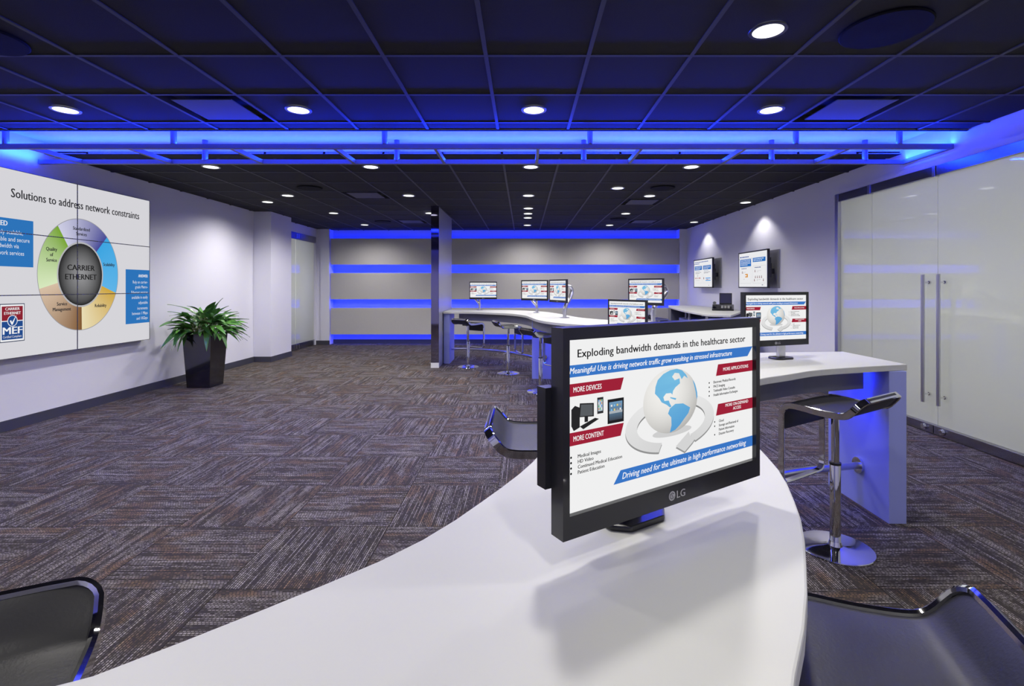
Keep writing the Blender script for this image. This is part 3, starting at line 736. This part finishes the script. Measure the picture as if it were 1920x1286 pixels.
# ------------------------------------------------------------------ bar stools
def stool_meshes():
    prof = [(-.205, .815), (-.185, .790), (-.160, .762), (-.125, .748), (-.04, .745), (.05, .750), (.11, .752), (.145, .744), (.168, .720), (.175, .690), (.175, .60), (.175, .50), (.175, .42), (.175, .345)]
    pr = [Vector(p) for p in resample(spline(prof, 6), 60)]
    nrm = []
    for i, p in enumerate(pr):
        t = pr[min(i+1, 59)]-pr[max(i-1, 0)]; t.normalize(); nrm.append(Vector((-t.y, t.x)))
    # closed bar loop with rounded corners
    hw = .203; R = .050; path = []; nn = []
    def add(x, y, z, n2): path.append(Vector((x, y, z))); nn.append(Vector((n2.x, 0, n2.y)))
    t0 = (pr[1]-pr[0]).normalized(); t1 = (pr[-1]-pr[-2]).normalized()
    side = [(i, pr[i]) for i in range(3, 57)]
    for i, p in side: add(p.x, -hw, p.y, nrm[i])
    e = pr[57]
    for k in range(1, 6):
        a = k/6*PI/2; q = e+t1*R*math.sin(a)*.9; add(q.x, -hw+R*(1-math.cos(a)), q.y, nrm[58])
    q = e+t1*R*.9
    for y in (-.12, -.04, .04, .12): add(q.x, y, q.y, nrm[58])
    for k in range(5, 0, -1):
        a = k/6*PI/2; q2 = e+t1*R*math.sin(a)*.9; add(q2.x, hw-R*(1-math.cos(a)), q2.y, nrm[58])
    for i, p in side[::-1]: add(p.x, hw, p.y, nrm[i])
    e = pr[2]
    for k in range(1, 6):
        a = k/6*PI/2; q = e-t0*R*math.sin(a)*.9; add(q.x, hw-R*(1-math.cos(a)), q.y, nrm[0])
    q = e-t0*R*.9
    for y in (.12, .04, -.04, -.12): add(q.x, y, q.y, nrm[0])
    for k in range(5, 0, -1):
        a = k/6*PI/2; q2 = e-t0*R*math.sin(a)*.9; add(q2.x, -hw+R*(1-math.cos(a)), q2.y, nrm[0])
    n_ = len(path); v = []; f = []
    sec = [(-.016, -.007), (.012, -.007), (.015, 0), (.012, .007), (-.016, .007), (-.019, 0)]
    for i in range(n_):
        t = (path[(i+1) % n_]-path[i-1]).normalized(); nv = nn[i]; nv = (nv-t*nv.dot(t)).normalized(); bv = t.cross(nv)
        for a, b_ in sec: v.append(tuple(path[i]+nv*a+bv*b_))
    for i in range(n_):
        j = (i+1) % n_
        for k in range(6): f.append((i*6+k, i*6+(k+1) % 6, j*6+(k+1) % 6, j*6+k))
    frame = MB().add(v, f).mesh('seat_frame', True, M['chrome'])
    # leather pad following the same profile
    v = []; f = []; m = 9
    rows = [(pr[0]-t0*.026, nrm[0], .135), (pr[0]-t0*.020, nrm[0], .158), (pr[0]-t0*.008, nrm[0], .178), (pr[0]+t0*.006, nrm[0], .190)]+[(pr[i], nrm[i], .196) for i in range(2, 40)]
    idx = list(range(len(rows)))
    for side_ in (1, -1):
        for i in idx:
            p_, n_v, hw_ = rows[i]; edge = min(1, i/3, (idx[-1]-i)/3)
            for k in range(m):
                y = hw_*(-1+2*k/(m-1)); cr = min(1, (k if k < m-1-k else m-1-k)/1.2)
                th = side_*(.006+.007*(max(0, cr)**.5)*max(.0, edge)**.5)
                p = p_+n_v*th; v.append((p.x, y, p.y))
    N1 = len(idx)*m
    for s_ in (0, 1):
        for a in range(len(idx)-1):
            for k in range(m-1):
                q = (s_*N1+a*m+k, s_*N1+a*m+k+1, s_*N1+(a+1)*m+k+1, s_*N1+(a+1)*m+k); f.append(q if s_ else q[::-1])
    for a in range(len(idx)-1):
        for k in (0, m-1): f.append((a*m+k, (a+1)*m+k, N1+(a+1)*m+k, N1+a*m+k))
    for k in range(m-1):
        for a in (0, len(idx)-1): f.append((a*m+k, a*m+k+1, N1+a*m+k+1, N1+a*m+k))
    seat = MB().add(v, f).mesh('seat', True, M['leather'])
    base = MB().lathe([(.178, 0.001), (.18, .004), (.178, .008), (.06, .012), (.034, .018), (.028, .04)], 56).mesh('base', True, M['chrome'])
    pole = MB().lathe([(.026, .03), (.026, .44), (.024, .445)], 28).mesh('pole', True, M['chrome'])
    collar = MB().lathe([(.0275, .44), (.0275, .452)], 28).mesh('collar', True, M['black'])
    piston = MB().lathe([(.019, .45), (.019, .715)], 24).mesh('piston', True, M['chrome'])
    plate = MB().box(-.09, .09, -.05, .05, .712, .730).mesh('mounting_plate', mat=M['black'])
    return [('base', base), ('pole', pole), ('collar', collar), ('piston', piston), ('mounting_plate', plate), ('seat_frame', frame), ('seat', seat)]
ST = stool_meshes()
def stool(x, y, deg, label):
    r = empty('bar_stool', (x, y, 0), math.radians(deg), label, 'stool', 'chrome and black leather bar stools')
    for nme, me in ST: obj(nme, me, None, r)
stool(1.637, 2.66, 122, 'chrome bar stool standing clear on the carpet at the right end of the near counter')
stool(.08, 2.10, 0, 'black seat stool whose upturned lip shows left of the large near monitor')
stool(-.865, .665, -62, 'black leather stool cut off at the bottom left corner of the view')
stool(.545, .80, 162, 'black leather stool cut off at the bottom right, tucked under the counter')
stool(-.951, 8.68, 50, 'far stool nearest the fin at the far counter')
stool(-.246, 8.04, 18, 'middle one of the three stools lined along the far counter')
stool(.22, 6.63, 28, 'nearest of the three stools along the far counter, half behind the monitor')
stool(2.60, 9.9, 8, 'distant stool in front of the reception desk, mostly hidden')

# ------------------------------------------------------------------ monitors
def mid(a, b): return tuple((Vector(a)+Vector(b))/2)
tl, tr = P(1066, 645, .795), P(1408, 606.5, 1.053); bl, br = P(1066, 972, .795), P(1408, 853, 1.053)
cN = (tl+tr+bl+br)/4; aN = math.atan2(tr.y-tl.y, tr.x-tl.x)
monitor(cN, aN, (.205, 1.0), ZT, 'large near monitor in the foreground showing the globe slide', 'stand', big=True)
tl, tr = P(1395.7, 554, 3.02), P(1512, 552.6, 3.19); 
cM = (tl+tr)/2-Vector((0, 0, SH/2)); aM = math.atan2(tr.y-tl.y, tr.x-tl.x)
monitor(cM, aM, (1.62, 3.19), ZT, 'monitor on a flat foot at the right hand end of the near counter', 'stand')
ca = math.cos
monitor((1.06, 5.21, 1.222-SH/2), math.radians(-53), (1.30, 5.75), ZF, 'turned monitor right behind the top edge of the large near monitor', 'curve', roll=0)
monitor((1.49, 6.2, 1.457-SH/2), math.radians(-50), (1.585, 6.2), ZF, 'rightmost far monitor on a tall curved chrome arm', 'curve', outk=.36)
monitor((.485, 7.2, 1.46-SH/2), math.radians(-66), (.582, 7.2), ZF, 'sharply turned far monitor with a curved chrome arm at its right', 'curve')
monitor((.17, 8.1, 1.463-SH/2), math.radians(-36), (.22, 8.62), ZF, 'far monitor second from the fin, left of the sharply turned one', 'arm')
monitor((-.76, 9.5, 1.452-SH/2), math.radians(4), (-.835, 9.57), ZF, 'far monitor nearest the fin, facing forward', 'arm')

# ------------------------------------------------------------------ wall televisions
def tv(Y0, Y1, label, which):
    zt, zb = 1.958, 1.355; Wt = Y1-Y0; Xf = 3.725
    r = empty('wall_television', (XR-.001, (Y0+Y1)/2, (zt+zb)/2), 0, label, 'television', 'televisions on the right wall')
    # local frame: screen faces -X, its right-hand side is nearer the camera
    h = (zt-zb)/2; q = Wt/2; fx = Xf-XR
    mb = MB().box(fx+.004, fx+.030, -q, q, -h, h); t_ = .02
    for a in ((-q, q, h-t_, h), (-q, q, -h, -h+t_), (-q, -q+t_, -h, h), (q-t_, q, -h, h)): mb.box(fx-.004, fx+.004, *a)
    mb.obj('bezel', M['black'], r)
    sc = MB().box(fx+.0, fx+.003, -q+t_, q-t_, -h+t_, h-t_).obj('screen', emission('tv_white', (.82, .82, .84), 1.0), r)
    g = G(); w_ = 2*(q-t_); hh = 2*(h-t_)
    def bars(x0, y0, x1, n_, gap, col, hgt): 
        for i in range(n_):
            x = x0; y = y0-gap*i
            while x < x1-(.1*(i == n_-1)):
                L = random.uniform(.02, .06); g.rect(x, y, min(x+L, x1), y+hgt, col, 2); x += L+.012
    B_ = lin(40, 110, 190)
    if which == 0:
        bars(.04, -.13, .46, 1, .05, lin(40, 80, 160), .03); g.rect(.0, -.175, .5, -.168, B_)
        g.rect(.04, -.40, .46, -.19, B_); bars(.07, -.235, .43, 4, .042, (.8, .85, .9), .018)
        g.rect(.52, -.29, .95, -.17, B_); bars(.55, -.215, .90, 2, .045, (.8, .85, .9), .018)
        for x0, x1, y1 in ((.05, .46, -.42), (.52, .95, -.40)):
            for a in ((x0, -.90, x1, -.894), (x0, y1-.006, x1, y1), (x0, -.9, x0+.004, y1), (x1-.004, -.9, x1, y1)): g.rect(*a, (.5, .52, .55))
        bars(.10, -.47, .38, 1, .05, lin(60, 80, 140), .022); bars(.58, -.46, .88, 1, .05, lin(60, 80, 140), .022)
        g.poly([(.24, -.72), (.34, -.72), (.34, -.62), (.24, -.62), (.24, -.65), (.30, -.65), (.30, -.69), (.24, -.69)], lin(215, 140, 30), 2)
        def man(x, y): g.ring(x, y+.035, 0, 0, .009, .014, 0, 360, (.06, .03, .03), 2, 10); g.poly([(x-.014, y-.02), (x+.014, y-.02), (x+.007, y+.022), (x-.007, y+.022)], lin(120, 40, 45), 2)
        for x, y in ((.60, -.56), (.61, -.73), (.68, -.73), (.75, -.73), (.82, -.73), (.58, -.82), (.88, -.82), (.13, -.58)): man(x, y)
        bars(.66, -.55, .82, 2, .03, (.6, .6, .62), .012); bars(.16, -.57, .28, 2, .03, (.5, .5, .52), .012); bars(.18, -.78, .30, 1, .03, (.5, .5, .52), .014); bars(.66, -.80, .80, 2, .03, (.5, .5, .5), .012)
        bars(.83, -.955, .95, 1, .04, lin(70, 70, 110), .018)
    else:
        bars(.05, -.09, .9, 1, .05, lin(50, 90, 170), .028); bars(.02, -.15, .42, 1, .05, lin(50, 90, 170), .028)
        for x0 in (.04, .52):
            g.rect(x0, -.37, x0+.42, -.22, B_); bars(x0+.04, -.265, x0+.38, 3, .04, (.8, .85, .9), .016)
            bars(x0+.05, -.42, x0+.38, 1, .04, (.4, .45, .6), .02); bars(x0+.05, -.47, x0+.38, 2, .035, (.25, .25, .3), .018)
            for a in ((x0, -.86, x0+.42, -.855), (x0, -.86, x0+.004, -.52), (x0+.416, -.86, x0+.42, -.52)): g.rect(*a, (.55, .56, .6))
        for x in (.09, .18, .29, .36): g.poly([(x-.02, -.70), (x+.02, -.70), (x+.01, -.64), (x-.01, -.64)], lin(170, 60, 50), 2)
        g.ring(.22, -.58, .02, .02, .035, .04, 0, 300, (.5, .5, .5), 2, 14); g.poly([(.55, -.72), (.58, -.72), (.58, -.65), (.55, -.65)], lin(120, 60, 60), 2)
        g.rect(.66, -.70, .92, -.67, lin(60, 150, 225), 2); g.rect(.66, -.78, .92, -.75, lin(60, 150, 225), 2); g.rect(.70, -.735, .80, -.72, lin(190, 70, 50), 2)
        bars(.82, -.95, .93, 1, .04, (.1, .1, .15), .02); bars(.10, -.77, .38, 1, .03, (.5, .5, .5), .012)
    obj('slide_graphic', g.mesh('slide_graphic', lambda x, y, l: (fx-.0015-.0005*l, (q-t_)-x*w_, (h-t_)+y*hh)), None, sc)
    MB().box(-.012, -.0, -q-.05, q-.1, -h+.0, h-.01).obj('back_plate', M['plate'], r, bevel=.001)
    mb = MB().box(fx+.030, fx+.07, -.22, .22, -.16, .16).box(-.03, -.012, -.14, .14, -.13, .15)
    mb.box(fx+.06, -.02, -.05, .05, -.06, .06); mb.obj('bracket', M['black'], r, bevel=.003)
    mb = MB().box(fx+.030, fx+.06, -q+.02, -q+.04, .0, .17).box(fx+.030, fx+.075, -q+.03, -q+.07, -.14, .08).box(fx+.05, -.01, -q+.10, -q+.13, -.08, .0)
    mb.obj('swing_arm', M['black'], r, bevel=.003)
tv(7.72, 8.77, 'nearer wall television with an orange and figure chart slide', 0)
tv(9.98, 11.08, 'farther wall television with two blue boxes slide', 1)

# ------------------------------------------------------------------ video wall on the left
XF = XL+.10
vw = empty('video_wall', (XL, 5.485, .696), 0, 'large white video wall of six displays on the left wall', 'video wall')
Wd, Hd = 1.06, .5965
scr_m = emission('video_white', lin(213, 212, 217), 1.0)
box_me = MB().box(.004, .094, .004, Wd-.004, .003, Hd-.003).mesh('display_panel', mat=M['black'])
scr_me = MB().box(.094, .0965, .0045, Wd-.0045, .0045, Hd-.0045).mesh('screen', mat=scr_m)
be = MB(); t_ = .0042
for a in ((0, Wd, 0, t_), (0, Wd, Hd-t_, Hd), (0, t_, 0, Hd), (Wd-t_, Wd, 0, Hd)): be.box(.090, .1002, *a)
bez_me = be.mesh('bezel', mat=M['base'])
for c_ in (-1, 0):
    for r_ in range(3):
        d = obj('display_panel', box_me, None, vw, (0, c_*Wd, r_*Hd))
        obj('screen', scr_me, None, d); obj('bezel', bez_me, None, d)
def wz(px, py):
    Y = F*(-XF)/(VX-px); return (Y-5.485, EYE-(py-VY)*Y/F-.696)
def vdone(name, g): obj(name, g.mesh(name, lambda x, y, l: (.0968+.0004*l, x, y)), None, vw)
WH = lin(225, 228, 235); TX = (.03, .03, .035)
g = G(); a = wz(21, 369.5); b_ = wz(261, 411); g.text('Solutions to address network constraints', a[0], (a[1]+b_[1])/2, .083, TX, width=b_[0]-a[0], layer=1, bold=.004); vdone('slide_title', g)
cx, cy = 5.533-5.485, 1.508-.696
secs = [(46.8, 123.8, lin(70, 72, 150), lin(205, 205, 228)), (-20, 46.8, lin(95, 180, 232), lin(60, 165, 225)), (-89, -20, lin(232, 220, 180), lin(205, 165, 60)), (-165, -89, lin(215, 190, 165), lin(125, 85, 45)), (123.8, 195, lin(120, 165, 50), lin(215, 232, 190))]
for a0, a1, c1, c2 in secs:
    g = G(); g.ring(cx, cy, .28, .35, .50, .605, a0, a1, c1, 1, 24, c2)
    g.ring(cx, cy, .497, .602, .503, .609, a0, a1, lin(150, 150, 155), 1.3, 24); vdone('wheel_sector', g)
g = G(); b0 = len(g.v); nr, na = 8, 48
for i in range(nr+1):
    for j in range(na):
        r = i/nr; an = 2*PI*j/na; s_ = .30*(1-r)**.9+.012+.02*max(0, -math.sin(an))*r
        if r > .95: s_ = .015
        g.v.append((cx+.273*r*math.cos(an), cy+.337*r*math.sin(an), 2.)); g.c.append((s_, s_, s_*1.03))
for i in range(nr):
    for j in range(na): g.f.append((b0+i*na+j, b0+(i+1)*na+j, b0+(i+1)*na+(j+1) % na, b0+i*na+(j+1) % na))
g.ring(cx, cy, .273, .337, .288, .355, 0, 360, (.45, .45, .47), 1.7, 48)
g.text('CARRIER', cx+.0, cy+.045, .058, (.015, .015, .015), width=.34, align='c', layer=3, bold=.005); g.text('ETHERNET', cx, cy-.055, .058, (.015, .015, .015), width=.39, align='c', layer=3, bold=.005)
vdone('wheel_hub', g)
g = G()
for lines, px, py in ((('Standardized', 'Services'), 153, 434), (('Scalability',), 204.5, 496), (('Reliability',), 189, 572.5), (('Service', 'Management'), 116.5, 574.5), (('Quality', 'of', 'Service'), 97, 477)):
    x, y = wz(px, py)
    for i, s_ in enumerate(lines): g.text(s_, x, y-.018+(len(lines)-1)*.028-.056*i, .036, TX, align='c', squeeze=.78, layer=3, bold=.003)
vdone('sector_text', g)
g = G(); BV = lin(45, 115, 185)
x0, y0 = -1.055, wz(62, 501.3)[1]; x1, y1 = wz(63, 415)
g.rect(x0+.03, y0, x1, y1, BV)
for i, s_ in enumerate(('NEED', 'Highly scalable,', 'reliable and secure', 'bandwidth via', 'network services')):
    g.text(s_, 4.66-5.485-(.0 if i else -.01) - .06, (1.946, 1.87, 1.803, 1.741, 1.674)[i]-.696, .040 if i else .046, WH, width={0: .13, 1: .29, 2: .355, 3: .25, 4: .30}[i], bold=.004 if i == 0 else 0)
vdone('need_box', g)
g = G(); x0, y1 = wz(236, 504.7); y0 = wz(236, 608)[1]; x1 = 1.056
g.rect(x0, y0, x1, y1, BV)
ys = (1.514, 1.436, 1.375, 1.308, 1.245, 1.178, 1.108, 1.045, .982)
for i, s_ in enumerate(('ANSWER', 'Rely on carrier-', 'grade Metro-', 'Ethernet services', 'available in easily', 'adjustable', 'increments', 'between 1 Mbps', 'and 10Gbps')):
    g.text(s_, 1.025, ys[i]-.02-.696, .036, WH, align='r', squeeze=.74, bold=.003 if i == 0 else 0)
vdone('answer_box', g)
g = G(); x0, x1, y0, y1 = 4.672-5.485, 4.906-5.485, .853-.696, 1.2145-.696
NV = lin(35, 75, 140); MR = lin(140, 35, 50); dw = x1-x0; dh = y1-y0
g.rect(x0, y0, x1, y1, lin(55, 65, 90), 1); g.rect(x0+.006, y0+.008, x1-.006, y1-.008, (.85, .86, .88), 1.3)
g.rect(x0+.018, y0+.55*dh+.004, x1-.018, y1-.024, MR, 1.6); g.rect(x0+.018, y0+.024, x1-.018, y0+.55*dh-.004, NV, 1.6)
mx = (x0+x1)/2
g.text('CARRIER', mx, y1-.062, .026, (.8, .8, .82), width=.135, align='c', layer=2, bold=.002); g.text('ETHERNET', mx, y1-.102, .026, (.8, .8, .82), width=.155, align='c', layer=2, bold=.002)
g.ring(mx, y0+.55*dh, 0, 0, .048, .054, 0, 360, (.85, .86, .88), 2.2, 30); g.ring(mx, y0+.55*dh, 0, 0, .042, .048, 0, 360, NV, 2.5, 30)
cyk = y0+.55*dh; g.poly([(mx-.026, cyk+.0), (mx-.014, cyk+.008), (mx-.004, cyk-.012), (mx+.038, cyk+.055), (mx+.002, cyk-.036), (mx-.008, cyk-.038)], (.85, .86, .88), 2.9)
g.text('MEF', mx, y0+.075, .066, (.85, .86, .88), width=.18, align='c', layer=2, bold=.006)
g.text('Certified Compliant', mx, y0+.040, .022, (.8, .8, .82), width=.175, align='c', layer=2); vdone('certificate_badge', g)

# ------------------------------------------------------------------ planter
pl = empty('potted_plant', (-4.415, 7.02, 0), 0, 'leafy green plant in a tall tapered black square planter by the left wall', 'plant')
def frus(a, b_, z0, z1): return [(-a, -a, z0), (a, -a, z0), (a, a, z0), (-a, a, z0), (-b_, -b_, z1), (b_, -b_, z1), (b_, b_, z1), (-b_, b_, z1)]
mb = MB(); a0, a1 = .155, .195
mb.add(frus(a0, a1, .002, .74), [(0, 3, 2, 1), (0, 1, 5, 4), (1, 2, 6, 5), (2, 3, 7, 6), (3, 0, 4, 7)])
mb.add(frus(a1, a1-.018, .74, .74), [(0, 1, 5, 4), (1, 2, 6, 5), (2, 3, 7, 6), (3, 0, 4, 7)]); mb.add(frus(a1-.018, a1-.020, .74, .70), [(0, 1, 5, 4), (1, 2, 6, 5), (2, 3, 7, 6), (3, 0, 4, 7)])
mb.obj('planter', M['gloss_black'], pl)
MB().box(-.174, .174, -.174, .174, .69, .715).obj('soil', M['soil'], pl)
def leaf_mesh(L, Wd_, droop, fold):
    n_ = 9; v = []; f = []
    for i in range(n_):
        t = i/(n_-1); w_ = Wd_*math.sin(PI*min(1, t**.75))**.85*(1-.12*t) if 0 < t < 1 else 0
        x = L*t; z = -droop*L*t*t; wv = .006*math.sin(7*t)
        v += [(x, -w_, z+fold*w_+wv), (x, -w_*.5, z+fold*w_*.35), (x, 0, z-.002), (x, w_*.5, z+fold*w_*.35), (x, w_, z+fold*w_-wv)]
    for i in range(n_-1):
        for k in range(4): f.append((i*5+k, i*5+k+1, (i+1)*5+k+1, (i+1)*5+k))
    me = MB().add(v, f).mesh('leaf', True, M['leaf'], fix=False); return me
LM = [leaf_mesh(*a) for a in ((.26, .040, .25, .3), (.30, .045, .45, .2), (.23, .048, .12, .35), (.28, .036, .65, .15), (.20, .042, .3, .3))]
stems = MB(); random.seed(11)
for i in range(170):
    az = random.uniform(0, 2*PI); sp = random.random()**.7
    el = math.radians(74-50*sp+random.uniform(-8, 8))
    L = random.uniform(.17, .34)*(1.0-.05*sp)
    p0 = Vector((random.uniform(-.09, .09), random.uniform(-.09, .09), .71))
    d = Vector((math.cos(az)*math.cos(el), math.sin(az)*math.cos(el), math.sin(el)))
    p1 = p0+d*L+Vector((0, 0, -.05*sp))
    if p1.x < -.32: p1.x = -.32+random.uniform(0, .03)
    if i % 2 == 0: stems.tube([p0, (p0+p1)/2+Vector((0, 0, .02)), p1], [.006, .0045, .0035], 6)
    le = max(el-math.radians(random.uniform(8, 40)), math.radians(-8)); tz = az+random.uniform(-.4, .4)
    if p1.x < -.12 and math.cos(tz) < -.2: tz = math.copysign(random.uniform(1.2, 1.7), math.sin(tz))
    e = Euler((random.uniform(-.5, .5), -le, tz), 'XYZ')
    sc = random.uniform(.85, 1.15)
    o = obj('leaf', random.choice(LM), None, pl, p1, e); o.scale = (sc, sc, sc)
for az, px in ((-1.9, (-.10, -.17)), (-1.0, (.12, -.17)), (-.3, (.19, -.05)), (-2.4, (-.16, -.15))):
    e = Euler((0, math.radians(25), az), 'XYZ'); o = obj('leaf', LM[3], None, pl, (px[0], px[1], .80), e)
stems.obj('stems', M['stem'], pl, smooth=True)['kind'] = 'stuff'

# ------------------------------------------------------------------ desk phone
ph = empty('desk_phone', (3.55, 9.02, .955), math.radians(-22), 'black desk phone with raised display on the reception desk', 'phone')
MB().add([(-.12, -.11, 0), (.12, -.11, 0), (.12, .11, 0), (-.12, .11, 0), (-.12, -.11, .02), (.12, -.11, .02), (.12, .11, .085), (-.12, .11, .085)], [(0, 3, 2, 1), (4, 5, 6, 7), (0, 1, 5, 4), (1, 2, 6, 5), (2, 3, 7, 6), (3, 0, 4, 7)]).obj('body', M['black'], ph, bevel=.006)
MB().tube(spline([(-.095, -.10, .045), (-.095, -.06, .075), (-.095, .03, .10), (-.095, .09, .105)], 4), [.02]*4+[.014]*5+[.02]*4, 10).obj('handset', M['black'], ph, smooth=True)
mb = MB(); Rm = Matrix.Translation((.03, .08, .16)) @ Matrix.Rotation(math.radians(-22), 4, 'X')
mb.box(-.07, .07, -.008, .008, -.08, .09, Rm); mb.obj('display', M['black'], ph, bevel=.003)
mb = MB(); mb.box(-.06, .06, -.0095, -.008, -.065, .08, Rm); mb.obj('display_screen', principled('phone_screen', (.05, .05, .10), .15), ph)
mb = MB()
Rk = Matrix.Translation((.03, -.02, .053)) @ Matrix.Rotation(math.atan2(.065, .22), 4, 'X')
for i in range(3):
    for j in range(4): mb.box(-.05+.035*i, -.025+.035*i, -.06+.027*j, -.043+.027*j, -.003, .004, Rk)
mb.obj('keypad', M['badge'], ph)
ph.scale = (1.5, 1.35, 1.25)
